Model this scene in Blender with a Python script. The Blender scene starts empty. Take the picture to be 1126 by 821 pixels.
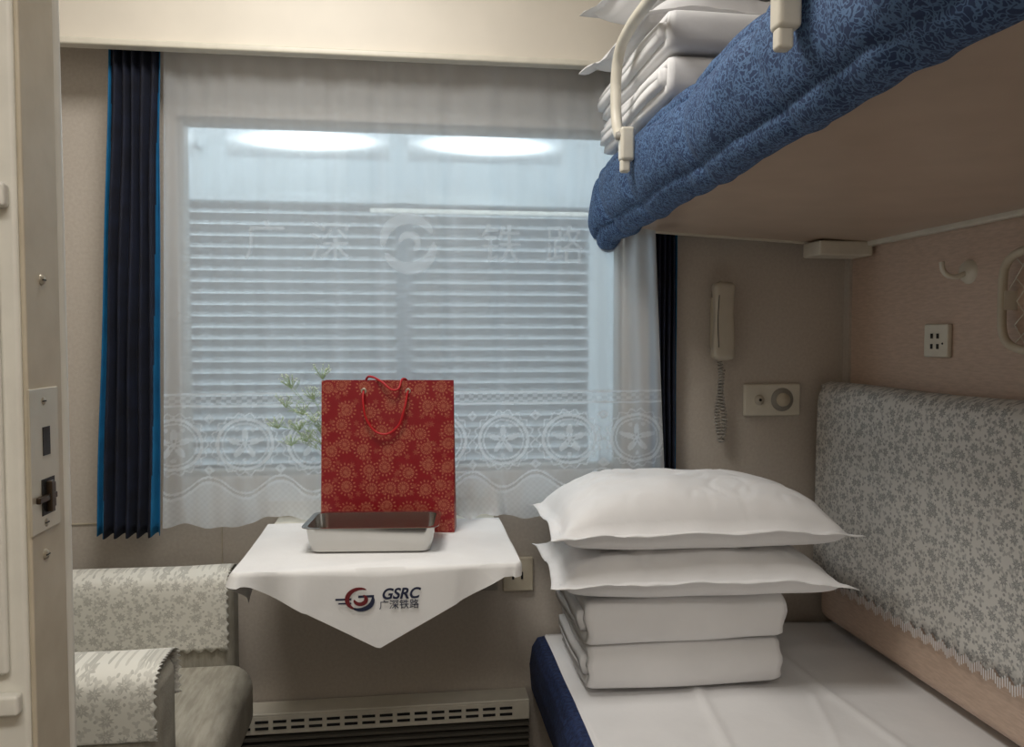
import bpy, bmesh, math, random
from mathutils import Vector, noise
random.seed(4)
scn = bpy.context.scene
try:
    scn.view_settings.view_transform = 'Standard'
except Exception:
    pass
PI = math.pi

# ------------------------------------------------------------------ helpers
def lin(c):
    out = []
    for v in c:
        v = v / 255.0
        out.append(v / 12.92 if v <= 0.04045 else ((v + 0.055) / 1.055) ** 2.4)
    return (out[0], out[1], out[2], 1.0)

def N(nt, t, **kw):
    n = nt.nodes.new(t)
    for k, v in kw.items():
        setattr(n, k, v)
    return n

def math_n(nt, op, a, b=None, clamp=False):
    n = nt.nodes.new('ShaderNodeMath'); n.operation = op; n.use_clamp = clamp
    for i, v in enumerate((a, b)):
        if v is None: continue
        if isinstance(v, (int, float)): n.inputs[i].default_value = v
        else: nt.links.new(v, n.inputs[i])
    return n.outputs[0]

def mat(name, col, rough=0.6, metal=0.0, col2=None, nscale=30, bump=0.0, bscale=200, emis=None, estr=0, spec=None, stretch=None):
    m = bpy.data.materials.new(name); m.use_nodes = True
    nt = m.node_tree; b = nt.nodes['Principled BSDF']
    b.inputs['Roughness'].default_value = rough
    b.inputs['Metallic'].default_value = metal
    if spec is not None: b.inputs['Specular IOR Level'].default_value = spec
    tc = N(nt, 'ShaderNodeTexCoord')
    vec = tc.outputs['Object']
    if stretch:
        mp = N(nt, 'ShaderNodeMapping'); mp.inputs['Scale'].default_value = stretch
        nt.links.new(vec, mp.inputs[0]); vec = mp.outputs[0]
    c1 = lin(col); c2 = lin(col2) if col2 else lin([min(255, x * 0.97) for x in col])
    nz = N(nt, 'ShaderNodeTexNoise'); nz.inputs['Scale'].default_value = nscale; nz.inputs['Detail'].default_value = 5
    nt.links.new(vec, nz.inputs['Vector'])
    r = N(nt, 'ShaderNodeValToRGB')
    r.color_ramp.elements[0].position = 0.35; r.color_ramp.elements[0].color = c2
    r.color_ramp.elements[1].position = 0.65; r.color_ramp.elements[1].color = c1
    nt.links.new(nz.outputs['Fac'], r.inputs[0]); nt.links.new(r.outputs[0], b.inputs['Base Color'])
    if bump:
        n2 = N(nt, 'ShaderNodeTexNoise'); n2.inputs['Scale'].default_value = bscale; n2.inputs['Detail'].default_value = 4
        nt.links.new(vec, n2.inputs['Vector'])
        bp = N(nt, 'ShaderNodeBump'); bp.inputs['Strength'].default_value = bump; bp.inputs['Distance'].default_value = 0.004
        nt.links.new(n2.outputs['Fac'], bp.inputs['Height']); nt.links.new(bp.outputs[0], b.inputs['Normal'])
    if emis:
        b.inputs['Emission Color'].default_value = lin(emis); b.inputs['Emission Strength'].default_value = estr
    return m

def flower(nt, axes, scale, petals, R, rnd=0.5, rings=0.0):
    tc = N(nt, 'ShaderNodeTexCoord'); sp = N(nt, 'ShaderNodeSeparateXYZ')
    nt.links.new(tc.outputs['Object'], sp.inputs[0])
    cb = N(nt, 'ShaderNodeCombineXYZ')
    nt.links.new(math_n(nt, 'MULTIPLY', sp.outputs[axes[0]], scale), cb.inputs[0])
    nt.links.new(math_n(nt, 'MULTIPLY', sp.outputs[axes[1]], scale), cb.inputs[1])
    vo = N(nt, 'ShaderNodeTexVoronoi'); vo.voronoi_dimensions = '2D'
    vo.inputs['Scale'].default_value = 1.0; vo.inputs['Randomness'].default_value = rnd
    nt.links.new(cb.outputs[0], vo.inputs['Vector'])
    sub = N(nt, 'ShaderNodeVectorMath'); sub.operation = 'SUBTRACT'
    nt.links.new(cb.outputs[0], sub.inputs[0]); nt.links.new(vo.outputs['Position'], sub.inputs[1])
    s2 = N(nt, 'ShaderNodeSeparateXYZ'); nt.links.new(sub.outputs[0], s2.inputs[0])
    ang = math_n(nt, 'ARCTAN2', s2.outputs[0], s2.outputs[1])
    r = vo.outputs['Distance']
    rot = math_n(nt, 'MULTIPLY', vo.outputs['Color'], 6.0)
    cs = math_n(nt, 'COSINE', math_n(nt, 'ADD', math_n(nt, 'MULTIPLY', ang, petals), rot))
    lim = math_n(nt, 'MULTIPLY', math_n(nt, 'ADD', math_n(nt, 'MULTIPLY', cs, 0.3), 0.7), R)
    m = math_n(nt, 'LESS_THAN', r, lim)
    if rings:
        rg = math_n(nt, 'SINE', math_n(nt, 'ADD', math_n(nt, 'MULTIPLY', r, rings), math_n(nt, 'MULTIPLY', cs, 1.6)))
        m = math_n(nt, 'MULTIPLY', m, math_n(nt, 'GREATER_THAN', rg, -0.1))
    return m, r, cs

def lace_mat(name, base, light, axes, scale, petals=5, R=0.5):
    m = mat(name, base, 0.9)
    nt = m.node_tree; b = nt.nodes['Principled BSDF']
    f1, r, cs = flower(nt, axes, scale, petals, R, 0.85, 11)
    f2, _, _ = flower(nt, axes, scale * 2.1, 3, 0.42, 1.0)
    mx = math_n(nt, 'MAXIMUM', f1, math_n(nt, 'MULTIPLY', f2, 0.6))
    mixn = N(nt, 'ShaderNodeMix', data_type='RGBA')
    mixn.inputs['A'].default_value = lin(base); mixn.inputs['B'].default_value = lin(light)
    nt.links.new(mx, mixn.inputs['Factor']); nt.links.new(mixn.outputs['Result'], b.inputs['Base Color'])
    bp = N(nt, 'ShaderNodeBump'); bp.inputs['Strength'].default_value = 0.3; bp.inputs['Distance'].default_value = 0.002
    nt.links.new(mx, bp.inputs['Height']); nt.links.new(bp.outputs[0], b.inputs['Normal'])
    return m

def link(o, parent=None):
    scn.collection.objects.link(o)
    if parent is not None: o.parent = parent
    return o

def root(name, loc=(0, 0, 0)):
    e = bpy.data.objects.new(name, None); e.location = loc; e.empty_display_size = 0.05
    scn.collection.objects.link(e); return e

def mesh_obj(name, verts, faces, m, parent=None, smooth=False):
    me = bpy.data.meshes.new(name); me.from_pydata([tuple(v) for v in verts], [], faces)
    bm = bmesh.new(); bm.from_mesh(me); bmesh.ops.recalc_face_normals(bm, faces=bm.faces); bm.to_mesh(me); bm.free()
    ms = m if isinstance(m, (list, tuple)) else [m]
    for q in ms: me.materials.append(q)
    for p in me.polygons: p.use_smooth = smooth
    me.update()
    return link(bpy.data.objects.new(name, me), parent)

def boxes(name, lst, m, parent=None, bevel=0.0, seg=3):
    vs, fs = [], []
    for (x0, x1, y0, y1, z0, z1) in lst:
        b = len(vs)
        vs += [(x0,y0,z0),(x1,y0,z0),(x1,y1,z0),(x0,y1,z0),(x0,y0,z1),(x1,y0,z1),(x1,y1,z1),(x0,y1,z1)]
        fs += [tuple(b+i for i in f) for f in [(0,3,2,1),(4,5,6,7),(0,1,5,4),(1,2,6,5),(2,3,7,6),(3,0,4,7)]]
    o = mesh_obj(name, vs, fs, m, parent, smooth=bevel > 0)
    if bevel:
        md = o.modifiers.new('b', 'BEVEL'); md.width = bevel; md.segments = seg; md.limit_method = 'ANGLE'
        w = o.modifiers.new('w', 'WEIGHTED_NORMAL')
    return o

def box(name, x0, x1, y0, y1, z0, z1, m, parent=None, bevel=0.0, seg=3):
    return boxes(name, [(x0, x1, y0, y1, z0, z1)], m, parent, bevel, seg)

def grid(name, nu, nv, fn, m, parent=None, wrap=False, smooth=True, solid=0.0):
    vs = []
    cu = nu if wrap else nu + 1
    for i in range(cu):
        for j in range(nv + 1):
            vs.append(fn(i / nu, j / nv))
    fs = []
    for i in range(nu):
        i2 = (i + 1) % cu
        for j in range(nv):
            fs.append((i*(nv+1)+j, i2*(nv+1)+j, i2*(nv+1)+j+1, i*(nv+1)+j+1))
    o = mesh_obj(name, vs, fs, m, parent, smooth)
    if solid:
        s = o.modifiers.new('s', 'SOLIDIFY'); s.thickness = solid; s.offset = 0
    return o

def lathe(name, prof, loc, m, parent=None, seg=32, axis='Z'):
    vs, fs = [], []
    for i in range(seg):
        a = 2*PI*i/seg
        for (r, h) in prof:
            x, y = r*math.cos(a), r*math.sin(a)
            if axis == 'Z': v = (x, y, h)
            elif axis == 'Y': v = (x, -h, y)
            else: v = (-h, x, y)
            vs.append((v[0]+loc[0], v[1]+loc[1], v[2]+loc[2]))
    n = len(prof)
    for i in range(seg):
        i2 = (i+1) % seg
        for j in range(n-1):
            fs.append((i*n+j, i2*n+j, i2*n+j+1, i*n+j+1))
    return mesh_obj(name, vs, fs, m, parent, True)

def tube(name, pts, r, m, parent=None, cyclic=False, bez=True):
    cu = bpy.data.curves.new(name, 'CURVE'); cu.dimensions = '3D'; cu.bevel_depth = r; cu.bevel_resolution = 4
    cu.resolution_u = 8
    if bez:
        sp = cu.splines.new('BEZIER'); sp.bezier_points.add(len(pts)-1)
        for p, q in zip(sp.bezier_points, pts):
            p.co = q; p.handle_left_type = 'AUTO'; p.handle_right_type = 'AUTO'
    else:
        sp = cu.splines.new('POLY'); sp.points.add(len(pts)-1)
        for p, q in zip(sp.points, pts): p.co = (q[0], q[1], q[2], 1)
    sp.use_cyclic_u = cyclic; cu.use_fill_caps = True
    cu.materials.append(m)
    return link(bpy.data.objects.new(name, cu), parent)

def text(name, body, size, loc, rot, m, parent=None, ext=0.0004, shear=0.0, off=0.0, align='CENTER'):
    cu = bpy.data.curves.new(name, 'FONT'); cu.body = body; cu.size = size; cu.extrude = ext
    cu.align_x = align; cu.align_y = 'CENTER'; cu.shear = shear; cu.offset = off
    cu.materials.append(m)
    o = bpy.data.objects.new(name, cu); o.location = loc; o.rotation_euler = rot
    return link(o, parent)

def nz(x, y, z, s=1.0): return noise.noise(Vector((x*s, y*s, z*s)))
def sm(a, b, x):
    t = min(1, max(0, (x-a)/(b-a))); return t*t*(3-2*t)

# ------------------------------------------------------------------ materials
M_wall = mat('wall_laminate', (193, 184, 173), 0.55, col2=(185, 175, 164), nscale=120, bump=0.12, bscale=400)
M_wallr = mat('wall_laminate_right', (206, 182, 164), 0.45, col2=(192, 168, 150), nscale=40, bump=0.05, stretch=(1, 1, 6))
M_val = mat('valance_laminate', (224, 216, 202), 0.5, nscale=6)
M_dark = mat('dark_gap', (20, 20, 22), 0.9)
M_cream = mat('cream_plastic', (216, 210, 195), 0.4)
M_creamd = mat('cream_paint_worn', (198, 188, 168), 0.45, col2=(188, 177, 156), nscale=25)
M_white = mat('white_paint', (230, 228, 218), 0.3)
M_sheet = mat('white_cotton', (234, 233, 233), 0.9, col2=(229, 228, 228), nscale=8, bump=0.12, bscale=60)
M_cloth = mat('white_tablecloth', (236, 235, 234), 0.85, nscale=10, bump=0.08, bscale=90)
M_steel = mat('stainless_steel', (196, 194, 190), 0.16, 1.0, nscale=6)
M_floor = mat('floor_carpet', (56, 50, 46), 0.95, col2=(42, 38, 36), nscale=60, bump=0.4)
M_ceil = mat('ceiling_paint', (225, 221, 214), 0.7)
M_sofa = mat('sofa_fabric', (176, 171, 158), 0.95, col2=(150, 145, 132), nscale=14, bump=0.3, bscale=180, stretch=(6, 1, 1))
M_navy = mat('navy_curtain_fabric', (18, 26, 48), 0.85, col2=(10, 14, 30), nscale=20)
M_teal = mat('teal_curtain_lining', (8, 108, 156), 0.8, col2=(4, 92, 138), nscale=20)
M_navybed = mat('navy_bed_fabric', (36, 54, 96), 0.9, col2=(18, 30, 62), nscale=110, bump=0.3, bscale=250)
M_under = mat('berth_underside_laminate', (190, 168, 149), 0.28, col2=(182, 160, 141), nscale=10)
M_red = mat('red_cord', (176, 14, 24), 0.5)
M_black = mat('black_rubber', (25, 25, 25), 0.5)
M_greyp = mat('grey_plastic', (150, 146, 138), 0.5)
M_grille = mat('grille_dark_metal', (92, 88, 80), 0.5)
M_phone = mat('phone_plastic', (188, 180, 165), 0.35)
M_navyprint = mat('navy_print', (34, 40, 66), 0.8)
M_redprint = mat('maroon_print', (110, 28, 34), 0.8)
M_stem = mat('plant_green', (158, 180, 136), 0.7)
M_bloom = mat('plant_bloom', (234, 238, 222), 0.8, col2=(204, 220, 184), nscale=60)
M_ceram = mat('white_ceramic', (225, 225, 220), 0.2)
M_brass = mat('screw_metal', (176, 168, 150), 0.35, 0.5)
M_bronze = mat('latch_bronze', (74, 62, 50), 0.35, 0.8)
M_plate = mat('latch_plate_metal', (206, 198, 180), 0.3, 0.35)
M_ext = mat('exterior_panel', (182, 192, 196), 0.6, col2=(172, 183, 188), nscale=1.5)
M_extd = mat('exterior_dark', (72, 82, 90), 0.7, col2=(60, 70, 79), nscale=3)
M_slat = mat('exterior_slat_metal', (228, 236, 240), 0.34, 0.5, nscale=4)
M_lace_b = lace_mat('lace_backrest', (208, 206, 201), (154, 154, 152), (1, 2), 27, 5, 0.58)
M_lace_s = lace_mat('lace_sofa', (220, 218, 209), (186, 184, 176), (0, 2), 26, 5, 0.55)

# lamp with its blurred glare painted in : emission fades towards its rim (object space)
M_glare = bpy.data.materials.new('lamp_painted_glare'); M_glare.use_nodes = True
nt = M_glare.node_tree; b = nt.nodes['Principled BSDF']; b.inputs['Base Color'].default_value = lin((190, 204, 212))
tc = N(nt, 'ShaderNodeTexCoord'); sp = N(nt, 'ShaderNodeSeparateXYZ'); nt.links.new(tc.outputs['Object'], sp.inputs[0])
ax = math_n(nt, 'POWER', math_n(nt, 'ABSOLUTE', math_n(nt, 'DIVIDE', sp.outputs[0], 0.14)), 2.0)
az = math_n(nt, 'POWER', math_n(nt, 'ABSOLUTE', math_n(nt, 'DIVIDE', sp.outputs[2], 0.020)), 2.0)
ex = math_n(nt, 'EXPONENT', math_n(nt, 'MULTIPLY', math_n(nt, 'ADD', ax, az), -1.0))
nt.links.new(math_n(nt, 'ADD', math_n(nt, 'MULTIPLY', ex, 26.0), 0.15), b.inputs['Emission Strength']); b.inputs['Emission Color'].default_value = (0.88, 0.96, 1, 1)

M_blue = mat('blue_jacquard', (62, 96, 150), 0.8, col2=(26, 46, 86), nscale=150, bump=0.12, bscale=30)
nt = M_blue.node_tree
vo = N(nt, 'ShaderNodeTexVoronoi'); vo.inputs['Scale'].default_value = 78; vo.feature = 'DISTANCE_TO_EDGE'
tc = N(nt, 'ShaderNodeTexCoord')
nzz = N(nt, 'ShaderNodeTexNoise'); nzz.inputs['Scale'].default_value = 45; nzz.inputs['Detail'].default_value = 2
nt.links.new(tc.outputs['Object'], nzz.inputs['Vector'])
ad = N(nt, 'ShaderNodeMix', data_type='VECTOR'); ad.inputs['Factor'].default_value = 0.07
nt.links.new(tc.outputs['Object'], ad.inputs['A']); nt.links.new(nzz.outputs['Color'], ad.inputs['B'])
nt.links.new(ad.outputs['Result'], vo.inputs['Vector'])
rp = N(nt, 'ShaderNodeValToRGB'); rp.color_ramp.elements[0].position = 0.06; rp.color_ramp.elements[0].color = lin((80, 110, 148))
rp.color_ramp.elements[1].position = 0.13; rp.color_ramp.elements[1].color = lin((32, 54, 92))
nt.links.new(vo.outputs['Distance'], rp.inputs[0]); nt.links.new(rp.outputs[0], nt.nodes['Principled BSDF'].inputs['Base Color'])

M_bag = mat('red_floral_paper', (150, 22, 28), 0.35)
nt = M_bag.node_tree; b = nt.nodes['Principled BSDF']
f1, r1, c1 = flower(nt, (0, 2), 21, 14, 0.54, 0.6, 30)
f2, r2, c2 = flower(nt, (0, 2), 38, 6, 0.3, 1.0, 0)
mx = N(nt, 'ShaderNodeMix', data_type='RGBA'); mx.inputs['A'].default_value = lin((130, 8, 22)); mx.inputs['B'].default_value = lin((190, 128, 96))
nt.links.new(math_n(nt, 'MAXIMUM', math_n(nt, 'MULTIPLY', f1, 0.5), math_n(nt, 'MULTIPLY', f2, 0.2)), mx.inputs['Factor'])
nt.links.new(mx.outputs['Result'], b.inputs['Base Color'])

M_glass = bpy.data.materials.new('window_glass'); M_glass.use_nodes = True
nt = M_glass.node_tree; nt.nodes.clear()
o_ = N(nt, 'ShaderNodeOutputMaterial'); tr = N(nt, 'ShaderNodeBsdfTransparent'); gl = N(nt, 'ShaderNodeBsdfGlossy'); mxs = N(nt, 'ShaderNodeMixShader')
tr.inputs[0].default_value = (0.92, 0.95, 0.96, 1); gl.inputs['Roughness'].default_value = 0.03; mxs.inputs[0].default_value = 0.06
nt.links.new(tr.outputs[0], mxs.inputs[1]); nt.links.new(gl.outputs[0], mxs.inputs[2]); nt.links.new(mxs.outputs[0], o_.inputs[0])

def sheer_mat(name, a0, a1, attr=True):
    m = bpy.data.materials.new(name); m.use_nodes = True
    nt = m.node_tree; nt.nodes.clear()
    o_ = N(nt, 'ShaderNodeOutputMaterial'); tr = N(nt, 'ShaderNodeBsdfTransparent')
    df = N(nt, 'ShaderNodeBsdfDiffuse'); tl = N(nt, 'ShaderNodeBsdfTranslucent'); m1 = N(nt, 'ShaderNodeMixShader'); m2 = N(nt, 'ShaderNodeMixShader')
    df.inputs[0].default_value = (0.82, 0.84, 0.86, 1); tl.inputs[0].default_value = (0.88, 0.9, 0.92, 1)
    m1.inputs[0].default_value = 0.6
    nt.links.new(df.outputs[0], m1.inputs[1]); nt.links.new(tl.outputs[0], m1.inputs[2])
    if attr:
        at = N(nt, 'ShaderNodeAttribute'); at.attribute_name = 'lace'
        fac = math_n(nt, 'ADD', math_n(nt, 'MULTIPLY', at.outputs['Fac'], a1 - a0), a0, True)
        nt.links.new(fac, m2.inputs[0])
    else:
        m2.inputs[0].default_value = a0
    nt.links.new(tr.outputs[0], m2.inputs[1]); nt.links.new(m1.outputs[0], m2.inputs[2]); nt.links.new(m2.outputs[0], o_.inputs[0])
    return m
M_sheer = sheer_mat('sheer_voile', 0.50, 0.94)
M_embr = sheer_mat('sheer_embroidery', 0.34, 0.34, False)

# ------------------------------------------------------------------ room shell
YW = 2.2; XR = 1.266; XL = -1.12; ZC = 2.5
boxes('floor', [(XL-0.1, XR+0.1, -1.05, YW+0.12, -0.05, 0)], M_floor)
boxes('ceiling', [(XL-0.1, XR+0.1, -1.05, YW+0.12, ZC, ZC+0.05)], M_ceil)
wx, wz0, wz1 = 0.60, 0.93, 1.880
boxes('wall_back', [(XL-0.1, -wx, YW, YW+0.1, 0, ZC), (wx, XR+0.1, YW, YW+0.1, 0, ZC), (-wx, wx, YW, YW+0.1, 0, wz0), (-wx, wx, YW, YW+0.1, wz1, ZC)], M_wall)
box('wall_right', XR, XR+0.1, -0.95, YW, 0, ZC, M_wallr)
box('wall_left', XL-0.1, XL, -0.95, YW, 0, ZC, M_wall)
boxes('wall_front', [(XL, -0.45, 0.2, 0.26, 0, ZC), (0.45, XR, 0.2, 0.26, 0, ZC), (-0.45, 0.45, 0.2, 0.26, 2.1, ZC)], M_wall)
box('wall_corridor', XL-0.1, XR+0.1, -1.05, -0.95, 0, ZC, M_val)
w = root('window_1')
fr = 0.014
boxes('window_frame', [(-wx, -wx+fr, YW+0.02, YW+0.07, wz0, wz1), (wx-fr, wx, YW+0.02, YW+0.07, wz0, wz1), (-wx+fr, wx-fr, YW+0.02, YW+0.07, wz0, wz0+fr), (-wx+fr, wx-fr, YW+0.02, YW+0.07, wz1-fr, wz1)], M_greyp, w, 0.003)
box('window_pane', -wx+fr, wx-fr, YW+0.04, YW+0.046, wz0+fr, wz1-fr, M_glass, w)
v = root('trim_1')
box('valance_face', XL, XR, 2.05, 2.07, 2.012, ZC, M_val, v)
box('valance_lip', XL, XR, 2.035, 2.07, 1.995, 2.012, M_cream, v, 0.005)
box('valance_soffit', XL, XR, 2.07, YW, 2.045, 2.055, M_val, v)
box('trim_2', 1.258, XR, 2.17, YW, 0.0, 2.03, M_wall)
boxes('trim_3', [(-0.50, -0.4985, YW-0.004, YW, 0.3, 0.82), (-1.1, -0.5, YW-0.004, YW, 0.815, 0.818)], M_creamd)

# exterior
box('wall_exterior', -3.2, 3.2, 3.5, 3.6, -0.6, 3.4, M_ext)
box('ground_exterior', -3.2, 3.2, 2.4, 3.5, -0.7, -0.6, M_extd)
ls = root('louvered_shutter')
xa, xb = -1.10, 0.74
vs, fs = [], []
z = 0.76
while z < 1.82:
    b0 = len(vs)
    vs += [(xa, 3.27, z), (xb, 3.27, z), (xb, 3.31, z+0.018), (xa, 3.31, z+0.018), (xa, 3.272, z-0.003), (xb, 3.272, z-0.003), (xb, 3.312, z+0.015), (xa, 3.312, z+0.015)]
    fs += [tuple(b0+i for i in f) for f in [(0,1,2,3),(4,7,6,5),(0,4,5,1),(1,5,6,2),(2,6,7,3),(3,7,4,0)]]
    z += 0.045
mesh_obj('slats', vs, fs, M_slat, ls)
boxes('shutter_frame', [(xa-0.04, xa, 3.26, 3.35, 0.70, 1.88), (xb, xb+0.04, 3.26, 3.35, 0.70, 1.88), (xa, xb, 3.26, 3.35, 1.84, 1.88), (xa, xb, 3.26, 3.35, 0.70, 0.74)], M_ext, ls)
box('shutter_backing', xa, xb, 3.345, 3.35, 0.74, 1.84, M_extd, ls)
boxes('shutter_mullion', [(-0.05, 0.01, 3.255, 3.275, 0.74, 1.84)], M_extd, ls)
boxes('shutter_legs', [(xa-0.04, xa, 3.26, 3.35, -0.6, 0.70), (xb, xb+0.04, 3.26, 3.35, -0.6, 0.70)], M_ext, ls)
box('exterior_dado', -3.2, 3.2, 3.45, 3.5, -0.6, 0.75, M_extd)
boxes('exterior_rail', [(-0.15, 1.6, 3.2, 3.23, 1.795, 1.81), (1.58, 1.6, 3.2, 3.5, 1.795, 1.81)], M_white)
for i, (xc, z) in enumerate([(-0.36, 2.02), (0.29, 2.02), (-1.05, 2.02)]):
    t = root('fluorescent_lamp' + ('' if i == 0 else '.%03d' % i))
    boxes('lamp_brackets', [(xc-0.2, xc-0.18, 3.05, 3.5, z+0.062, z+0.075), (xc+0.18, xc+0.2, 3.05, 3.5, z+0.062, z+0.075)], M_ext, t)
    def df(u, v_):
        a = PI*v_
        return (-0.29+0.58*u, -0.035*math.sin(a), 0.06*math.cos(a))
    o = grid('glare_shell', 20, 16, df, M_glare, t)  # shell carries the lamp and its painted glare
    o.location = (xc, 3.05, z)

# ------------------------------------------------------------------ sheer curtain
def fold(x, z):
    q = x + 0.03*(z-1.4)*nz(x, 3, 7, 2.5)
    f = 0.55*math.sin(q*46+2.2*math.sin(q*7)) + 0.35*math.sin(q*97+3*math.sin(q*4.3+1))
    f += 1.2*nz(q*9, 0, z*0.8)
    return f
def cy(x, z):
    e = max(0.0, (abs(x) - 0.40) / 0.22)
    low = max(0.0, 1 - (z-0.8)/0.3)
    return 2.112 + 0.006*fold(x, z) + e*0.008*math.sin(x*120) + 0.004*low*math.sin(x*55+1)
def lacepat(x, z):
    v = 0.0
    def line(c, hw): return 1.0 if abs(z-c) < hw else 0.0
    v = max(v, line(1.158, 0.003), line(1.128, 0.003))
    if 1.132 < z < 1.155 and (int(math.floor(x/0.012)) + int(math.floor(z/0.008))) % 2 == 0: v = max(v, 0.5)
    sp = 0.165; cx = (math.floor(x/sp)+0.5)*sp; dx = x-cx; dz = z-1.03
    r = math.hypot(dx, dz); th = math.atan2(dz, dx)
    if abs(r-0.064) < 0.004: v = 1.0
    if abs(r-0.053) < 0.0022: v = max(v, 0.8)
    if abs(r-(0.076+0.004*math.cos(18*th))) < 0.0022: v = max(v, 0.8)
    fr_ = 0.040*(0.62+0.38*math.cos(5*(th-PI/2)))
    if r < fr_ and r > 0.35*fr_: v = max(v, 0.9)
    if r < 0.006: v = 1.0
    for a in (0.3, 1.1, 2.0, 2.8, 4.7):
        if math.hypot(dx-0.041*math.cos(a), dz-0.041*math.sin(a)) < 0.0055: v = max(v, 0.7)
    ex = x - math.floor(x/sp+0.5)*sp
    for zz in (1.095, 0.965):
        if abs(ex)+abs(z-zz) < 0.014 and abs(ex)+abs(z-zz) > 0.005: v = max(v, 0.8)
    ph = (x/sp) * 2*PI
    arc = 0.925 + 0.022*math.cos(ph)
    if abs(z-arc) < 0.003 or abs(z-(arc-0.014)) < 0.004: v = max(v, 1.0)
    if z < arc-0.014: v = max(v, 0.65 + 0.12*math.sin(x*400)*math.sin(z*400))
    elif z < 1.12:
        v = max(v, 0.06)
    return v
xs = [-0.600 + 1.245*i/520 for i in range(521)]
zlist = [('f', k) for k in range(131)] + [('c', k) for k in range(1, 61)]
vs, la = [], []
for x in xs:
    onT = sm(-0.40, -0.355, x)*(1-sm(0.225, 0.26, x))
    zb = 0.820 + 0.020*onT + 0.004*math.sin(x*30) + 0.003*math.sin(x*77)
    for kind, k in zlist:
        z = zb + (1.17-zb)*k/130 if kind == 'f' else 1.17 + (2.035-1.17)*k/60
        dn = (2.03-z)/1.2
        xx = x - 0.022*dn*max(0, -x-0.3)/0.3 + 0.055*dn*max(0, x-0.3)/0.345
        y = cy(x, z)
        y -= 0.010*onT*max(0, (0.88-z)/0.04) + 0.008*(1-onT)*math.sin(x*50)*max(0, (0.95-z)/0.13)
        if x > 0.06: y -= onT*sm(0.06, 0.12, x)*0.045*max(0, (0.93-z)/0.09)**1.5*(0.8+0.3*math.sin(x*90))
        f_ = fold(x, z)
        ed = max(0, (abs(x)-0.48)/0.15)
        base = max(0.0, 0.12*f_) + 0.25*ed*(0.6+0.4*math.sin(x*120))
        vs.append((xx, y, z)); la.append(max(lacepat(x, z) if z < 1.17 else 0.0, base))
nzl = len(zlist); fs = []
for i in range(520):
    for j in range(nzl-1):
        fs.append((i*nzl+j, (i+1)*nzl+j, (i+1)*nzl+j+1, i*nzl+j+1))
sc = root('sheer_curtain')
cur = mesh_obj('voile_panel', vs, fs, M_sheer, sc, True)
at = cur.data.attributes.new('lace', 'FLOAT', 'POINT')
at.data.foreach_set('value', la)
for ch, x in (('广', -0.36), ('深', -0.20), ('铁', 0.24), ('路', 0.41)):
    text('embroidered_character', ch, 0.11, (x, 2.098, 1.54), (PI/2, 0, 0), M_embr, sc, 0.0)
def arcm(name, cx, cz, y, r0, r1, a0, a1, m, parent, sx=1.0, taper=False, th=0.0006):
    n = 28; vs = []; fs = []
    for i in range(n+1):
        a = math.radians(a0 + (a1-a0)*i/n)
        k = (math.sin(PI*i/n)**0.5 if taper else 1.0)
        rm = (r0+r1)/2; hw = (r1-r0)/2*k
        for r in (rm-hw, rm+hw): vs.append((cx+sx*r*math.cos(a), y, cz+r*math.sin(a)))
    for i in range(n): fs.append((2*i, 2*i+1, 2*i+3, 2*i+2))
    o = mesh_obj(name, vs, fs, m, parent)
    if th:
        s = o.modifiers.new('s', 'SOLIDIFY'); s.thickness = th
    return o
arcm('embroidered_logo_upper', 0.0, 1.545, 2.0975, 0.05, 0.080, 20, 190, M_embr, sc, taper=True, th=0)
arcm('embroidered_logo_lower', 0.0, 1.545, 2.0975, 0.048, 0.080, 200, 365, M_embr, sc, taper=True, th=0)
arcm('embroidered_logo_core', 0.0, 1.545, 2.0975, 0.014, 0.032, -60, 180, M_embr, sc, taper=True, th=0)
tube('curtain_rod', [(-0.9, 2.112, 2.038), (0.9, 2.112, 2.038)], 0.005, M_greyp, sc, bez=False)

# ------------------------------------------------------------------ drapes
def drape(name, xt0, xt1, xb0, xb1, zb, yc, amp):
    r = root(name)
    def f(u, v_):
        z = zb + (2.03-zb)*v_
        x0 = xb0 + (xt0-xb0)*v_; x1 = xb1+(xt1-xb1)*v_
        x = x0 + (x1-x0)*u + 0.005*nz(u*3, 2, z*2.5)
        y = yc + amp*math.sin(u*2*PI*5.5) * (0.7+0.3*(1-v_)) + 0.003*nz(x*8, 1, z*3)
        return (x, y, z + (0.004*math.sin(u*35) if v_ == 0 else 0))
    o = grid('drape_panel', 120, 40, f, [M_navy, M_teal], r, solid=0.002)
    for p in o.data.polygons:
        col = p.index // 40; zr = (p.index % 40)/40
        if col > 104+9*zr or col < 16-15*zr: p.material_index = 1
    return r
drape('window_drape', -0.724, -0.605, -0.778, -0.628, 0.805, 2.098, 0.015)
drape('window_drape.001', 0.665, 0.742, 0.670, 0.742, 0.812, 2.168, 0.018)

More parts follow.
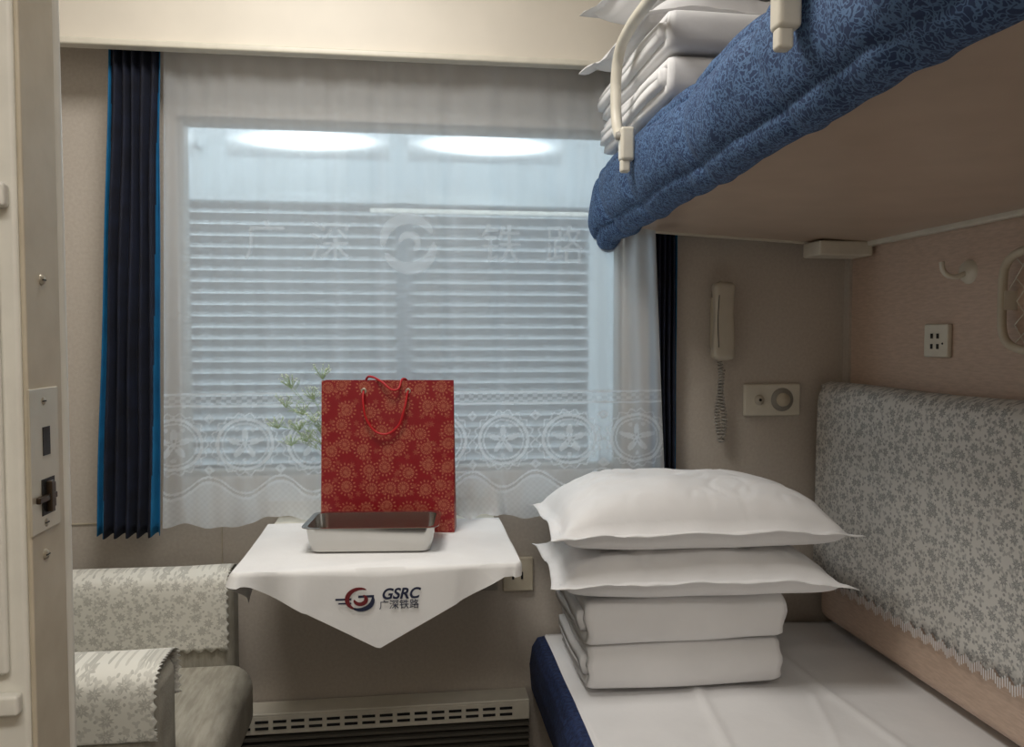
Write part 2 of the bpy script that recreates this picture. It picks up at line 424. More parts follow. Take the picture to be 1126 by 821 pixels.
# ------------------------------------------------------------------ door leaf left
d = root('door_1')
DX = -0.281
box('door_leaf', XL+0.01, DX-0.004, 0.632, 0.694, 0.02, 2.3, M_white, d, 0.004)
box('door_edge_strip', DX-0.004, DX, 0.634, 0.692, 0.02, 2.3, M_creamd, d, 0.0015)
tube('edge_bead', [(DX-0.008, 0.703, 0.0), (DX-0.008, 0.703, 2.49)], 0.008, M_white, d, bez=False)
boxes('panel_moulding', [(-1.0, DX-0.008, 0.622, 0.632, 1.395, 1.413), (-1.0, DX-0.008, 0.622, 0.632, 1.02, 1.036), (-1.0, DX-0.016, 0.626, 0.632, 1.05, 1.38), (-1.0, DX-0.016, 0.626, 0.632, 1.43, 1.9)], M_white, d, 0.003)
boxes('lock_plate', [(DX, DX+0.0015, 0.632, 0.680, 1.152, 1.262)], M_plate, d, 0.0005)
boxes('lock_slots', [(DX+0.001, DX+0.002, 0.652, 0.664, 1.210, 1.232), (DX+0.001, DX+0.002, 0.648, 0.670, 1.164, 1.192)], M_black, d)
boxes('latch_bolt', [(DX+0.0015, DX+0.006, 0.655, 0.661, 1.166, 1.190), (DX+0.0015, DX+0.005, 0.638, 0.668, 1.175, 1.180), (DX+0.0015, DX+0.004, 0.664, 0.668, 1.168, 1.188)], M_bronze, d, 0.001)
for i, z in enumerate((1.563, 1.345, 1.252, 1.158, 1.133)):
    yy = 0.655 if i != 1 else 0.66
    lathe('screw_%d' % i, [(0, -0.0025), (0.003, -0.002), (0.0042, 0)], (DX, yy, z), M_brass, d, 16, 'X')
    box('screw_slot_%d' % i, DX+0.0018, DX+0.0026, yy-0.003, yy+0.003, z-0.0005, z+0.0005, M_black, d)

# ------------------------------------------------------------------ table
t = root('folding_table')
TX0, TX1, TY0, TY1, TZ = -0.355, 0.228, 1.655, 2.188, 0.825
box('table_board', TX0+0.004, TX1-0.004, TY0+0.004, TY1, TZ-0.03, TZ, M_cream, t, 0.008)
boxes('table_bracket', [(TX0+0.05, TX0+0.075, 1.85, 2.19, TZ-0.06, TZ-0.03), (TX1-0.075, TX1-0.05, 1.85, 2.19, TZ-0.06, TZ-0.03), (TX0+0.05, TX1-0.05, 2.17, 2.19, TZ-0.12, TZ-0.03)], M_greyp, t)
per = []
R = 0.015
def addarc(cx, cy_, a0, a1):
    for i in range(9):
        a = math.radians(a0+(a1-a0)*i/8)
        per.append((cx+R*math.cos(a), cy_+R*math.sin(a), math.cos(a), math.sin(a)))
for i in range(20): per.append((TX0, 2.08-(2.08-TY0-R)*i/20, -1, 0))
addarc(TX0+R, TY0+R, 180, 270)
for i in range(1, 60): per.append((TX0+R+(TX1-TX0-2*R)*i/60, TY0, 0, -1))
addarc(TX1-R, TY0+R, 270, 360)
for i in range(1, 21): per.append((TX1, TY0+R+(2.08-TY0-R)*i/20, 1, 0))
def drop(px, py, nx, ny):
    if ny < -0.99:
        return 0.030 + 0.141*max(0, 1-abs(px+0.066)/0.26)
    if abs(nx) > 0.99:
        k = max(0, 1-abs(py-1.86)/0.21)
        return 0.032 + (0.10 if nx < 0 else 0.06)*k
    return 0.032
vs, fs = [], []
K = 14
for (px, py, nx, ny) in per:
    D = drop(px, py, nx, ny)
    cor = 1.0 if (abs(nx) < 0.99 and abs(ny) < 0.99) else 0.0
    for k in range(K+1):
        q = k/K; s = D*q
        off = 0.006*min(1, s/0.01)**0.5 + cor*0.006*q + 0.006*q*math.sin(px*48+py*30)*(1 if abs(nx) > .5 or abs(px+0.06) > 0.16 else 0.08)
        zz = TZ+0.003 - max(0, s-0.003)
        vs.append((px+nx*off, py+ny*off, zz))
for i in range(len(per)-1):
    for k in range(K):
        fs.append((i*(K+1)+k, (i+1)*(K+1)+k, (i+1)*(K+1)+k+1, i*(K+1)+k+1))
fs.append(tuple(i*(K+1) for i in range(len(per))))
cl = root('tablecloth')
o = mesh_obj('cloth', vs, fs, M_cloth, cl, True)
s = o.modifiers.new('s', 'SOLIDIFY'); s.thickness = 0.0015; s.offset = 0
bv = o.modifiers.new('e', 'EDGE_SPLIT'); bv.split_angle = math.radians(50)
yl = TY0 - 0.0095
text('print_latin', 'GSRC', 0.031, (-0.022, yl, 0.774), (PI/2, 0, 0), M_navyprint, cl, 0.0003, 0.25, 0.0008)
text('print_chinese', '广深铁路', 0.0205, (-0.024, yl, 0.751), (PI/2, 0, 0), M_navyprint, cl, 0.0003)
LX = -0.103; LZ = 0.766
arcm('print_logo_ring', LX, LZ, yl, 0.018, 0.026, 60, 250, M_redprint, cl, 1.2, True)
arcm('print_logo_ring_lower', LX, LZ, yl, 0.017, 0.026, 235, 375, M_navyprint, cl, 1.2, True)
arcm('print_logo_core', LX, LZ, yl, 0.006, 0.014, 180, 420, M_redprint, cl, 1.2, True)
boxes('print_logo_bars', [(LX-0.050, LX-0.018, yl-0.0003, yl, LZ-0.001, LZ+0.003), (LX-0.044, LX-0.018, yl-0.0003, yl, LZ-0.009, LZ-0.006), (LX-0.004, LX+0.028, yl-0.0003, yl, LZ+0.003, LZ+0.008)], M_navyprint, cl)

# ------------------------------------------------------------------ tray
def rrect(hx, hy, r, z, n=6):
    pts = []
    for (cx, cy_, a0) in ((hx-r, hy-r, 0), (-hx+r, hy-r, 90), (-hx+r, -hy+r, 180), (hx-r, -hy+r, 270)):
        for i in range(n+1):
            a = math.radians(a0+90*i/n); pts.append((cx+r*math.cos(a), cy_+r*math.sin(a), z))
    return pts
lv = [rrect(0.128, 0.068, 0.02, 0.001), rrect(0.132, 0.072, 0.022, 0.004), rrect(0.138, 0.076, 0.022, 0.03), rrect(0.141, 0.078, 0.022, 0.055),
      rrect(0.150, 0.086, 0.024, 0.057), rrect(0.150, 0.086, 0.024, 0.0585), rrect(0.139, 0.076, 0.022, 0.0575), rrect(0.136, 0.074, 0.022, 0.03), rrect(0.130, 0.069, 0.022, 0.006), rrect(0.126, 0.065, 0.02, 0.003)]
vs = [p for l in lv for p in l]; n = len(lv[0]); fs = []
for a in range(len(lv)-1):
    for i in range(n): fs.append((a*n+i, a*n+(i+1) % n, (a+1)*n+(i+1) % n, (a+1)*n+i))
fs.append(tuple(range(n))); fs.append(tuple((len(lv)-1)*n+i for i in range(n)))
tr_ = mesh_obj('steel_tray', vs, fs, M_steel, None, True)
tr_.location = (-0.082, 1.835, TZ+0.005); tr_.rotation_euler = (0, 0, math.radians(-5))
e = tr_.modifiers.new('e', 'EDGE_SPLIT'); e.split_angle = math.radians(40)

# ------------------------------------------------------------------ gift bag
bg = root('gift_bag', (-0.216, 1.974, TZ+0.005))
bg.rotation_euler = (0, 0, math.atan2(-0.045, 0.318))
W, Dp, H = 0.325, 0.062, 0.368
vs = [(0,0,0),(W,0,0),(W,Dp,0),(0,Dp,0),(W,Dp/2,0),(0,Dp/2,0),
      (0.002,0.012,H),(W-0.002,0.008,H),(W-0.004,Dp-0.02,H),(0.004,Dp-0.02,H),(W-0.03,Dp/2,H),(0.03,Dp/2,H),
      (W-0.0,Dp/2,0.06),(0,Dp/2,0.06)]
fs = [(0,1,7,6),(3,9,8,2),(1,4,12),(4,2,12),(1,12,10,7),(12,2,8,10),(0,13,5),(5,13,3),(0,6,11,13),(13,11,9,3),(0,5,3,2,4,1)]
o = mesh_obj('paper_body', vs, fs, M_bag, bg)
s = o.modifiers.new('s', 'SOLIDIFY'); s.thickness = 0.0012
tube('handle_front', [(0.105,0.006,H-0.025),(0.106,-0.004,H-0.05),(0.118,-0.006,H-0.10),(0.150,-0.007,H-0.128),(0.185,-0.006,H-0.115),(0.205,-0.006,H-0.07),(0.213,0.005,H-0.025)], 0.0028, M_red, bg)
tube('handle_back', [(0.105,Dp-0.02,H-0.02),(0.108,Dp-0.024,H+0.005),(0.125,0.02,H+0.008),(0.15,0.0,H-0.002),(0.185,-0.006,H-0.022),(0.2,0.02,H+0.004),(0.213,Dp-0.02,H-0.01)], 0.0028, M_red, bg)
for i, x in enumerate((0.105, 0.213)):
    lathe('eyelet_%d' % i, [(0.003, 0.0), (0.005, 0.0015), (0.007, 0)], (x, 0.009, H-0.025), M_brass, bg, 16, 'Y')

# ------------------------------------------------------------------ vase of flowers
vf = root('flower_vase')
VX, VY = -0.206, 2.066
lathe('vase', [(0, 0.0), (0.018, 0.0), (0.021, 0.02), (0.020, 0.08), (0.016, 0.13), (0.019, 0.16), (0.017, 0.16), (0.013, 0.13), (0.016, 0.08), (0.0, 0.01)], (VX, VY, TZ+0.005), M_ceram, vf)
tips = [(-0.335, 2.06, 1.085), (-0.315, 2.06, 1.14), (-0.30, 2.06, 1.19), (-0.27, 2.06, 1.12), (-0.26, 2.05, 1.05), (-0.22, 2.065, 1.215), (-0.245, 2.06, 1.16), (-0.30, 2.05, 1.04), (-0.24, 2.05, 1.10), (-0.28, 2.05, 1.08)]
bv_, bf_ = [], []
def octa(c, r):
    b0 = len(bv_)
    for d_ in ((1,0,0),(-1,0,0),(0,1,0),(0,-1,0),(0,0,1),(0,0,-1)): bv_.append((c[0]+d_[0]*r, c[1]+d_[1]*r, c[2]+d_[2]*r))
    for f in ((0,2,4),(2,1,4),(1,3,4),(3,0,4),(2,0,5),(1,2,5),(3,1,5),(0,3,5)): bf_.append(tuple(b0+q for q in f))
cu = bpy.data.curves.new('stems_and_leaves', 'CURVE'); cu.dimensions = '3D'; cu.bevel_depth = 0.0006; cu.bevel_resolution = 1; cu.materials.append(M_stem)
def pl(pts):
    sp = cu.splines.new('POLY'); sp.points.add(len(pts)-1)
    for p, q in zip(sp.points, pts): p.co = (q[0], q[1], q[2], 1)
for i, tp in enumerate(tips):
    b0 = Vector((VX, VY, 0.985)); tpv = Vector(tp)
    mid = (b0+tpv)/2 + Vector((0.01, 0, 0.02))
    pl([b0, b0.lerp(mid, .5)+Vector((0.003, 0, .006)), mid, mid.lerp(tpv, .5)+Vector((0, 0, .004)), tpv])
    for k in range(17):
        dv = Vector((random.uniform(-1, 1)*0.022, random.uniform(-1, 1)*0.012, random.uniform(-0.2, 1)*0.02))
        e_ = tpv+dv
        pl([tpv+(mid-tpv)*0.1-Vector((0, 0, 0.008)), e_])
        octa(e_, random.uniform(0.0014, 0.0024))
        octa(e_+Vector((random.uniform(-.006, .006), 0, random.uniform(-.006, .006))), 0.0014)
    for k in range(8):
        f_ = random.uniform(0.3, 0.95); p = b0.lerp(tpv, f_)+Vector((0.01, 0, 0.02))*(1-abs(2*f_-1))
        q = p+Vector((random.uniform(-.03, .018), random.uniform(-.008, .008), random.uniform(-0.002, .028)))
        pl([p, q])
        pl([p.lerp(q, 0.5), p.lerp(q, 0.5)+Vector((random.uniform(-.012, .012), 0, random.uniform(-.004, .014)))])
link(bpy.data.objects.new('stems_and_leaves', cu), vf)
mesh_obj('blooms', bv_, bf_, M_bloom, vf)

# ------------------------------------------------------------------ lower berth
bd = root('lower_berth')
BZ = 0.47
def bedside(u, v_):
    y = 0.30 + 1.88*u
    pr = [(0.372, BZ-0.002), (0.350, BZ-0.006), (0.335, BZ-0.03), (0.328, BZ-0.08), (0.335, BZ-0.15), (0.350, BZ-0.19), (0.40, BZ-0.2)]
    k = v_*(len(pr)-1); i = min(int(k), len(pr)-2); f = k-i
    f = f*f*(3-2*f)*0.5+f*0.5
    x = pr[i][0]*(1-f)+pr[i+1][0]*f; z = pr[i][1]*(1-f)+pr[i+1][1]*f
    return (x+0.004*nz(x*4, y*7, z*7), y, z)
grid('mattress_side', 90, 24, bedside, M_navybed, bd)
box('mattress_core', 0.365, 1.255, 0.30, 2.18, 0.27, BZ-0.012, M_navybed, bd, 0.02)
box('berth_base', 0.42, 1.255, 0.30, 2.18, 0.0, 0.27, M_wall, bd)
def sheet(u, v_):
    x = 0.352 + (1.258-0.352)*u; y = 0.30+1.88*v_
    z = BZ + 0.006*nz(x*3, y*2.5, 0) + 0.004*abs(math.sin((x*0.9+y*0.5)*7))**6
    fold_ = 0.006*math.exp(-((x-0.60-0.12*(y-1.2))/0.012)**2) + 0.005*math.exp(-((x-1.0+0.05*(y-1.2))/0.014)**2)
    fold_ += 0.004*math.exp(-((x-0.80-0.3*(y-1.3))/0.010)**2)*(1 if 1.0 < y < 1.75 else 0)
    z += fold_
    if u < 0.02: z = BZ-0.008
    return (x, y, z)
grid('bed_sheet', 120, 110, sheet, M_sheet, bd, solid=0.002)

# backrest
br = root('berth_backrest')
box('backrest_panel', 1.165, XR-0.004, 0.45, 2.15, 0.50, 1.165, M_wallr, br, 0.03, 5)
def cover(u, v_):
    y = 0.45 + 1.715*v_
    L = [(1.255, 1.172), (1.20, 1.176), (1.175, 1.168), (1.158, 1.150), (1.152, 1.12), (1.148, 0.9), (1.147, 0.66)]
    seg = [0, 0.08, 0.13, 0.17, 0.22, 0.6, 1.0]
    for i in range(6):
        if u <= seg[i+1]: break
    f = (u-seg[i])/(seg[i+1]-seg[i])
    x = L[i][0]*(1-f)+L[i+1][0]*f; z = L[i][1]*(1-f)+L[i+1][1]*f
    k = max(0, u-0.2)
    x += -0.004*k*(1+math.sin(y*26)) + 0.002*nz(y*5, z*5, 1)
    z += 0.008*nz(y*2, 3, 3)*(1-u)
    if v_ > 0.985: x += 0.03*((v_-0.985)/0.015)**2*(1 if u > 0.15 else 0)
    if u > 0.999: z -= 0.012+0.014*abs(((y/0.038) % 1)*2-1)
    return (x, y, z)
grid('lace_cover', 50, 620, cover, M_lace_b, br, solid=0.0015)
vs, fs = [], []
y = 0.46
while y < 2.15:
    zt = 0.655-0.012-0.014*abs(((y/0.038) % 1)*2-1)
    b0 = len(vs)
    vs += [(1.142, y, zt+0.006), (1.142, y+0.0035, zt+0.006), (1.143, y+0.003, zt-0.016), (1.143, y+0.0005, zt-0.016)]
    fs.append((b0, b0+1, b0+2, b0+3))
    y += 0.0065
mesh_obj('lace_fringe', vs, fs, M_sheet, br)

# ------------------------------------------------------------------ pillows & quilts
def pillow(name, cx, cy_, z0, w, dp, h, rot=0, seed=0, droopL=0.02, droopR=0.03, flat=0.42, skew=0.0):
    nu, nv = 90, 64
    fu, fv = 1-0.030/(w/2), 1-0.022/(dp/2)
    zc = z0 + h*flat
    def P(u, v_, side):
        au, av = abs(u), abs(v_)
        tu = max(0, 1-(au/fu)**3.4) if au < fu else 0
        tv = max(0, 1-(av/fv)**3.4) if av < fv else 0
        t_ = (tu**0.5)*(tv**0.48)
        x = u*w/2*(1-0.05*(1-v_*v_)*au**2)
        y = v_*dp/2*(1-0.05*(1-u*u)*av**2)
        dr = (droopL if u < 0 else droopR)*au**5
        wr = 0.012*nz(u*2.6+seed, v_*2.6, seed)*t_ + 0.005*nz(u*8+seed, v_*6, seed+3)*(au**2+av**2)
        cr_ = abs(nz(u*5+seed*1.7, v_*3.1, seed+8)); wr -= 0.004*max(0, 0.12-cr_)/0.12*t_
        fl = 0.003*math.sin(u*11+seed)*av**6 + 0.005*math.sin(v_*7+seed)*au**6
        if side > 0: z = zc + h*(1-flat)*t_ - dr + wr + fl + 0.0015 + skew*u*t_
        else: z = zc - h*flat*(t_**0.6) - dr*0.8 + fl - 0.0015
        c, s_ = math.cos(rot), math.sin(rot)
        return (cx+x*c-y*s_, cy_+x*s_+y*c, z)
    vs = []; fs = []
    for side in (1, -1):
        for i in range(nu+1):
            for j in range(nv+1):
                vs.append(P(-1+2*i/nu, -1+2*j/nv, side))
    o_ = (nu+1)*(nv+1)
    for i in range(nu):
        for j in range(nv):
            a = i*(nv+1)+j; b_ = (i+1)*(nv+1)+j
            fs.append((a, b_, b_+1, a+1)); fs.append((o_+a, o_+a+1, o_+b_+1, o_+b_))
    for i in range(nu):
        a = i*(nv+1); b_ = (i+1)*(nv+1)
        fs.append((a, o_+a, o_+b_, b_)); fs.append((a+nv, b_+nv, o_+b_+nv, o_+a+nv))
    for j in range(nv):
        fs.append((j, j+1, o_+j+1, o_+j)); a = nu*(nv+1)
        fs.append((a+j, o_+a+j, o_+a+j+1, a+j+1))
    return mesh_obj(name, vs, fs, M_sheet, None, True)

def quilt(name, x0, x1, yf, yb, z0, H, seed=0):
    r = root(name)
    def shell(nm, x0, x1, yf, yb, zc, Ho, th, r_):
        outer, inner = [], []
        m_ = 8
        for i in range(m_): outer.append((yb+(yf+r_-yb)*i/m_, zc+Ho/2))
        for i in range(17):
            a = math.radians(90-180*i/16)
            outer.append((yf+r_-r_*abs(math.cos(a))**0.75, zc+Ho/2*math.copysign(abs(math.sin(a))**0.8, math.sin(a))))
        for i in range(1, m_+1): outer.append((yf+r_+(yb-yf-r_)*i/m_, zc-Ho/2))
        Hi = max(0.002, Ho-2*th)
        for (y, z) in outer:
            inner.append((max(y, yf+th), zc + (z-zc)*Hi/Ho))
        nx = 36; ring = outer+inner[::-1]; nr = len(ring); vs = []
        for i in range(nx+1):
            u = i/nx
            x = x0+(x1-x0)*u
            e = min(u, 1-u)
            rd = 1 - 0.10*max(0, 1-e/0.04)**2
            for (y, z) in ring:
                zz = zc+(z-zc)*rd + 0.005*nz(x*5+seed, y*5, z*9)
                xx = x + 0.009*nz(seed+3, y*6, z*30)*(1 if u < 0.5 else -1)*(1-e*2)
                yy = y + 0.007*nz(x*4+seed, 7, z*9)
                vs.append((xx, yy, zz))
        fs = []
        for i in range(nx):
            for k in range(nr):
                k2 = (k+1) % nr
                fs.append((i*nr+k, (i+1)*nr+k, (i+1)*nr+k2, i*nr+k2))
        no = len(outer)
        for base in (0, nx*nr):
            for k in range(no-1):
                fs.append((base+k, base+k+1, base+nr-2-k, base+nr-1-k))
        mesh_obj(nm, vs, fs, M_sheet, r, True)
    zc = z0+H/2
    shell('outer_fold', x0, x1, yf, yb, zc, H, H*0.235, H*0.32)
    shell('inner_fold', x0-0.012, x1-0.004, yf+H*0.26, yb-0.005, zc, H*0.50, H*0.235, H*0.2)
    return r

quilt('folded_quilt', 0.405, 0.868, 1.765, 2.09, 0.484, 0.106, 1)
quilt('folded_quilt.001', 0.395, 0.875, 1.755, 2.08, 0.592, 0.108, 5)
pillow('pillow', 0.662, 1.88, 0.704, 0.70, 0.40, 0.122, rot=-0.05, seed=2, droopL=0.005, droopR=0.03)
pillow('pillow.001', 0.664, 1.88, 0.815, 0.715, 0.41, 0.154, rot=-0.03, seed=9, droopL=0.008, droopR=0.02, flat=0.34, skew=-0.006)

# ------------------------------------------------------------------ upper berth
ub = root('upper_berth')
Y0, Y1 = 0.30, 2.135
vs = [(0.555,Y0,1.605),(1.255,Y0,1.563),(1.255,Y0,1.60),(0.555,Y0,1.63),(0.555,Y1,1.600),(1.255,Y1,1.563),(1.255,Y1,1.60),(0.555,Y1,1.625)]
mesh_obj('berth_board', vs, [(0,1,2,3),(4,7,6,5),(0,4,5,1),(3,2,6,7),(0,3,7,4),(1,5,6,2)], M_under, ub)
box('wall_rail', 1.238, 1.262, Y0, Y1, 1.552, 1.570, M_cream, ub, 0.004)
vs = [(0.56,Y1,1.594),(1.255,Y1,1.557),(1.255,Y1,1.57),(0.56,Y1,1.607),(0.56,Y1+0.01,1.594),(1.255,Y1+0.01,1.557),(1.255,Y1+0.01,1.57),(0.56,Y1+0.01,1.607)]
mesh_obj('end_trim', vs, [(0,1,2,3),(4,7,6,5),(0,4,5,1),(3,2,6,7),(0,3,7,4),(1,5,6,2)], M_cream, ub)
box('support_bracket', 1.10, 1.255, 2.05, 2.145, 1.525, 1.566, M_cream, ub, 0.006)
prof = [(0.62,1.612),(0.575,1.592),(0.552,1.562),(0.533,1.552),(0.512,1.556),(0.498,1.572),(0.494,1.586),(0.484,1.592),(0.470,1.615),(0.464,1.65),(0.468,1.685),(0.478,1.708),(0.488,1.712),(0.487,1.722),(0.495,1.738),(0.515,1.748),(0.545,1.746),(0.70,1.738),(1.0,1.735),(1.24,1.73),(1.25,1.70),(1.25,1.62)]
def cr(P, t_):
    n = len(P)-1; k = t_*n; i = min(int(k), n-1); f = k-i
    p0, p1, p2, p3 = P[max(i-1, 0)], P[i], P[i+1], P[min(i+2, n)]
    out = []
    for a, b_, c, d_ in zip(p0, p1, p2, p3):
        out.append(0.5*((2*b_)+(-a+c)*f+(2*a-5*b_+4*c-d_)*f*f+(-a+3*b_-3*c+d_)*f**3))
    return out
def mfn(u, v_):
    x, z = cr(prof, v_)
    y = Y0 + (Y1-Y0)*u
    w_ = 1 if x < 0.6 else 0.2
    if u > 0.95:
        k = (u-0.95)/0.05; q = math.sqrt(max(0, 1-k*k*0.97))
        zc = 1.615; xc = 0.62
        if x < xc: x = xc+(x-xc)*(0.78+0.22*q)
        if z > zc: z = zc+(z-zc)*(0.30+0.70*q)
        else: z = zc+(z-zc)*(0.85+0.15*q)
        z -= 0.022*k*(1 if x < 0.6 else 0.3)
        y = Y0+(Y1-Y0)*0.95 + (Y1-Y0)*0.05*k
    if w_ == 1: z += 0.048*(1-y/2.0)
    tuck = 0
    for yc, wd, dpt in ((1.97, 0.018, 0.010), (1.72, 0.02, 0.007), (1.36, 0.025, 0.009), (1.05, 0.02, 0.008), (0.8, 0.02, 0.008)):
        tuck += dpt*math.exp(-((y-yc-0.35*(z-1.65))/wd)**2)
    x += w_*(0.012*nz(y*4, z*10, 2) + 0.006*nz(y*13, z*12, 5) + tuck)
    z += w_*(0.008*nz(y*5, x*10, 8)+0.004*nz(y*18, x*10, 8))
    return (x, y, z)
grid('quilted_mattress', 300, 120, mfn, M_blue, ub)
cap = [mfn(1.0, j/60) for j in range(61)]
mesh_obj('mattress_end', cap, [tuple(range(61))], M_blue, ub)
gr = root('berth_guard_rail')
XG = 0.443
tube('rail_tube', [(XG+0.004, 1.645, 1.715), (XG, 1.668, 1.728), (XG, 1.692, 1.76), (XG, 1.702, 1.81), (XG, 1.700, 1.86), (XG, 1.675, 1.902), (XG, 1.61, 1.921), (XG, 1.45, 1.923), (XG, 1.1, 1.923), (XG, 0.97, 1.918), (XG, 0.935, 1.89), (XG, 0.928, 1.84), (XG, 0.928, 1.74)], 0.0118, M_cream, gr)
for i, (y, zz) in enumerate(((1.640, 0.0), (0.928, 0.0))):
    box('clamp_plate_%d' % i, XG-0.008, XG+0.022, y-0.015, y+0.015, 1.668+zz, 1.738+zz, M_cream, gr, 0.007)
    lathe('clamp_knob_%d' % i, [(0, 0.010), (0.008, 0.009), (0.010, 0.0)], (XG-0.006, y, 1.72+zz), M_greyp, gr, 20, 'X')
    box('clamp_hook_%d' % i, XG-0.006, XG+0.014, y-0.010, y+0.010, 1.645+zz, 1.672+zz, M_cream, gr, 0.005)
quilt('folded_quilt.002', 0.495, 0.96, 1.50, 2.015, 1.768, 0.078, 11)
quilt('folded_quilt.003', 0.488, 0.965, 1.48, 2.005, 1.848, 0.076, 15)
pillow('pillow.002', 0.802, 1.80, 1.926, 0.74, 0.37, 0.115, rot=0.12, seed=21, droopL=0.035, droopR=0.03)
pillow('pillow.003', 0.802, 1.80, 2.036, 0.74, 0.37, 0.12, rot=0.12, seed=33, droopL=0.01, droopR=0.03)

# ------------------------------------------------------------------ armchair
sf = root('armchair')
AX = -0.43
def arm(nm, y0, y1):
    box(nm, -1.0, AX, y0, y1, 0.04, 0.728, M_sofa, sf, 0.035, 6)
arm('arm_near', 1.40, 1.535); arm('arm_far', 1.975, 2.085)
box('seat_cushion', -0.98, -0.372, 1.54, 1.97, 0.36, 0.53, M_sofa, sf, 0.055, 8)
box('seat_base', -1.0, -0.43, 1.54, 1.97, 0.0, 0.36, M_sofa, sf, 0.02)
box('back_cushion', -1.11, -0.96, 1.38, 2.09, 0.04, 0.95, M_sofa, sf, 0.05, 6)
def armlace(nm, y0, y1, zl_front, zl_back, x1):
    P = [(y0-0.006, zl_front), (y0-0.006, 0.62), (y0-0.006, 0.69), (y0+0.004, 0.722), (y0+0.035, 0.736), ((y0+y1)/2, 0.738), (y1-0.035, 0.736), (y1-0.004, 0.722), (y1+0.006, 0.69), (y1+0.006, zl_back)]
    def f(u, v_):
        x = -0.98 + (x1+0.98)*u
        y, z = cr(P, v_)
        y = min(max(y, y0-0.007), y1+0.007)
        z = min(z, 0.739)
        y += 0.002*nz(x*8, y*4, z*8)
        jag = 0.010*abs(((x/0.028) % 1)*2-1)
        if v_ < 0.001: z -= jag
        if v_ > 0.999: z -= jag
        if u > 0.999: x += 0.008*abs(((v_*30) % 1)*2-1)
        z += 0.002*nz(x*10, y*10, 4)
        return (x, y, z)
    return grid(nm, 160, 90, f, M_lace_s, sf, solid=0.002)
armlace('lace_near', 1.40, 1.535, 0.64, 0.64, AX-0.005)
armlace('lace_far', 1.975, 2.085, 0.555, 0.66, AX-0.012)

# ------------------------------------------------------------------ heater
ht = root('heater_grille')
HX0, HX1 = -0.62, 0.32
box('housing', HX0, HX1, 2.14, 2.195, 0.0, 0.31, M_grille, ht)
box('top_cap', HX0, HX1, 2.12, 2.195, 0.31, 0.318, M_cream, ht, 0.003)
box('front_band', HX0, HX1, 2.12, 2.13, 0.262, 0.312, M_cream, ht, 0.003)
x = HX0+0.03; sl = []
while x < HX1-0.05:
    sl += [(x, x+0.034, 2.117, 2.121, 0.294, 0.300), (x, x+0.034, 2.117, 2.121, 0.277, 0.283)]; x += 0.046
boxes('vent_slots', sl, M_dark, ht)
lv_ = []
z = 0.03
while z < 0.25:
    lv_.append((HX0, HX1, 2.118, 2.14, z, z+0.007)); z += 0.018
boxes('louvers', lv_, M_grille, ht)

# ------------------------------------------------------------------ wall phone
ph = root('wall_telephone')
PX = 0.872
box('cradle', PX-0.022, PX+0.026, 2.178, YW, 1.27, 1.42, M_creamd, ph, 0.008)
def hs(u, v_):
    a = 2*PI*u; z = 1.238+0.222*v_
    e = abs(2*v_-1)
    w_ = 0.028+0.006*e**2
    if v_ < 0.5: w_ += 0.002
    cap_ = math.sqrt(max(0.0, 1-max(0, (e-0.84)/0.16)**2))
    w_ *= 0.15+0.85*cap_
    dd = (0.015+0.008*e**3)*(0.2+0.8*cap_)
    x = PX+w_*math.copysign(abs(math.cos(a))**0.6, math.cos(a))
    y = 2.148+0.006*e**2+dd*math.copysign(abs(math.sin(a))**0.6, math.sin(a))
    return (x, y, z)
grid('handset', 40, 50, hs, M_phone, ph, wrap=True)
boxes('handset_ends', [(PX-0.01, PX+0.01, 2.145, 2.165, 1.237, 1.24), (PX-0.01, PX+0.01, 2.145, 2.165, 1.458, 1.462)], M_phone, ph, 0.001)
tube('handset_groove', [(PX-0.022, 2.127, 1.275), (PX-0.024, 2.13, 1.35), (PX-0.022, 2.127, 1.42)], 0.0012, M_black, ph)
pts = []
for i in range(900):
    t_ = i/899; a = t_*2*PI*46
    if t_ < 0.55: k = t_/0.55; cz = 1.235-0.225*k; cx = PX-0.004+0.006*math.sin(k*7)
    else: k = (t_-0.55)/0.45; cz = 1.010+0.20*k; cx = PX+0.006+0.006*math.sin(k*6)
    if abs(t_-0.55) < 0.03: cz -= 0.004
    pts.append((cx+0.0065*math.cos(a), 2.165+0.0065*math.sin(a), cz))
tube('coiled_cord', pts, 0.0021, M_greyp, ph, bez=False)

cp = root('wall_control_panel')
box('plate', 0.952, 1.122, 2.186, YW, 1.077, 1.170, M_cream, cp, 0.005)
lathe('knob_ring', [(0, 0.004), (0.032, 0.004), (0.034, 0.0)], (1.066, 2.186, 1.124), M_greyp, cp, 32, 'Y')
lathe('knob', [(0, 0.012), (0.018, 0.012), (0.020, 0.0)], (1.066, 2.184, 1.124), M_creamd, cp, 32, 'Y')
lathe('call_button', [(0, 0.006), (0.013, 0.005), (0.015, 0.0)], (0.997, 2.186, 1.124), M_phone, cp, 24, 'Y')
lathe('call_button_dot', [(0, 0.003), (0.004, 0.002), (0.004, 0.0)], (0.997, 2.180, 1.124), M_black, cp, 16, 'Y')

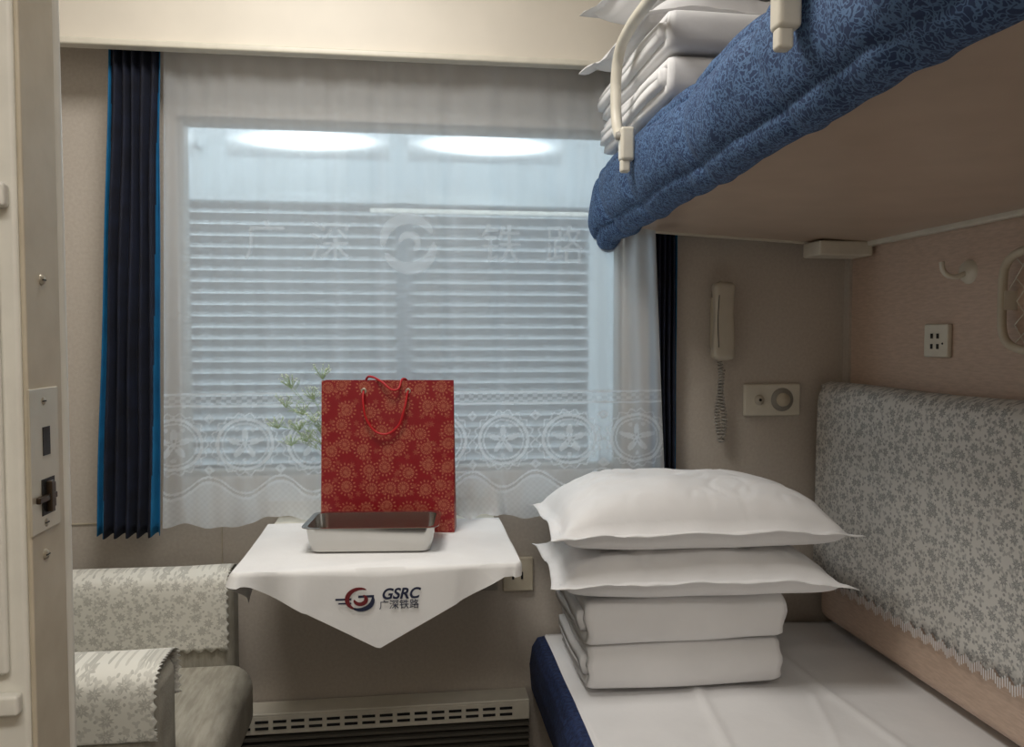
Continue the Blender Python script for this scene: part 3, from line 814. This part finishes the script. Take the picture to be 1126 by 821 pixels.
so = root('power_socket')
box('plate', 0.255, 0.340, 2.185, YW, 0.595, 0.69, M_creamd, so, 0.004)
boxes('holes', [(0.28, 0.286, 2.183, 2.186, 0.63, 0.65), (0.305, 0.311, 2.183, 2.186, 0.63, 0.65)], M_black, so)
box('red_indicator', 0.262, 0.272, 2.181, 2.186, 0.672, 0.684, M_red, so)
so = root('power_socket.001')
box('plate', 0.16, 0.24, 2.188, YW, 0.60, 0.68, M_greyp, so, 0.004)
boxes('holes', [(0.185, 0.191, 2.186, 2.189, 0.63, 0.65), (0.208, 0.214, 2.186, 2.189, 0.63, 0.65)], M_black, so)
so = root('wall_socket')
box('plate', XR-0.014, XR, 1.735, 1.822, 1.255, 1.335, M_cream, so, 0.004)
boxes('holes', [(XR-0.016, XR-0.013, y, y+0.007, z, z+0.012) for y in (1.765, 1.787) for z in (1.275, 1.30)] , M_black, so)
lathe('lamp_dot', [(0, 0.004), (0.004, 0)], (XR-0.013, 1.752, 1.288), M_black, so, 12, 'X')
hk = root('coat_hook')
lathe('hook_base', [(0, 0.012), (0.022, 0.010), (0.028, 0.0)], (XR, 1.685, 1.452), M_cream, hk, 28, 'X')
tube('hook_arm', [(XR-0.008, 1.685, 1.448), (XR-0.035, 1.69, 1.44), (XR-0.055, 1.695, 1.452), (XR-0.060, 1.697, 1.475)], 0.006, M_cream, hk)
npk = root('magazine_net')
ring = []
for i in range(48):
    a = 2*PI*i/48
    ring.append((XR-0.028, 1.345+0.200*math.copysign(abs(math.cos(a))**0.4, math.cos(a)), 1.378+0.105*math.copysign(abs(math.sin(a))**0.4, math.sin(a))))
tube('net_frame', ring, 0.009, M_creamd, npk, True, bez=False)
cu = bpy.data.curves.new('net_cords', 'CURVE'); cu.dimensions = '3D'; cu.bevel_depth = 0.0011; cu.bevel_resolution = 1; cu.materials.append(M_cream)
for i in range(-4, 12):
    for sgn in (1, -1):
        a_ = 1.15+i*0.046; pts = []
        for k in range(9):
            zz = 1.280+0.196*k/8; yy = a_+sgn*(0.186*k/8)
            if 1.15 < yy < 1.54: pts.append((XR-0.028+0.012*math.sin(PI*k/8), yy, zz))
        if len(pts) > 1: pl(pts)
link(bpy.data.objects.new('net_cords', cu), npk)
boxes('net_mounts', [(XR-0.03, XR, 1.535, 1.550, 1.36, 1.40), (XR-0.03, XR, 1.14, 1.155, 1.36, 1.40)], M_cream, npk)

# ------------------------------------------------------------------ lights
def ceil_lamp(name, x, y, z, sx, sy, power, col):
    r = root(name)
    box('lamp_housing', x-sx/2-0.03, x+sx/2+0.03, y-sy/2-0.03, y+sy/2+0.03, z, z+0.044, M_white, r, 0.01)
    L = bpy.data.lights.new(name+'_light', 'AREA'); L.shape = 'RECTANGLE'; L.size = sx; L.size_y = sy; L.energy = power; L.color = col
    o = bpy.data.objects.new('lamp_light', L); o.location = (x, y, z-0.003); link(o, r)
ceil_lamp('ceiling_lamp', -0.25, 1.25, 2.455, 0.5, 0.5, 17.5, (1.0, 0.965, 0.91))
ceil_lamp('corridor_ceiling_lamp', 0.1, -0.40, 2.455, 1.2, 0.3, 17, (1.0, 0.955, 0.895))
W_ = bpy.data.worlds.new('world'); scn.world = W_; W_.use_nodes = True
bgn = W_.node_tree.nodes['Background']; bgn.inputs[0].default_value = (0.82, 0.90, 0.96, 1); bgn.inputs[1].default_value = 3.1

# ------------------------------------------------------------------ camera
cam = bpy.data.cameras.new('camera'); cam.sensor_width = 36; cam.lens = 880/1126*36
cam.clip_start = 0.01
co = bpy.data.objects.new('camera', cam); scn.collection.objects.link(co)
co.location = (0, 0, 1.3); co.rotation_euler = (math.radians(90-2.5), 0, math.radians(-7.3))
scn.camera = co
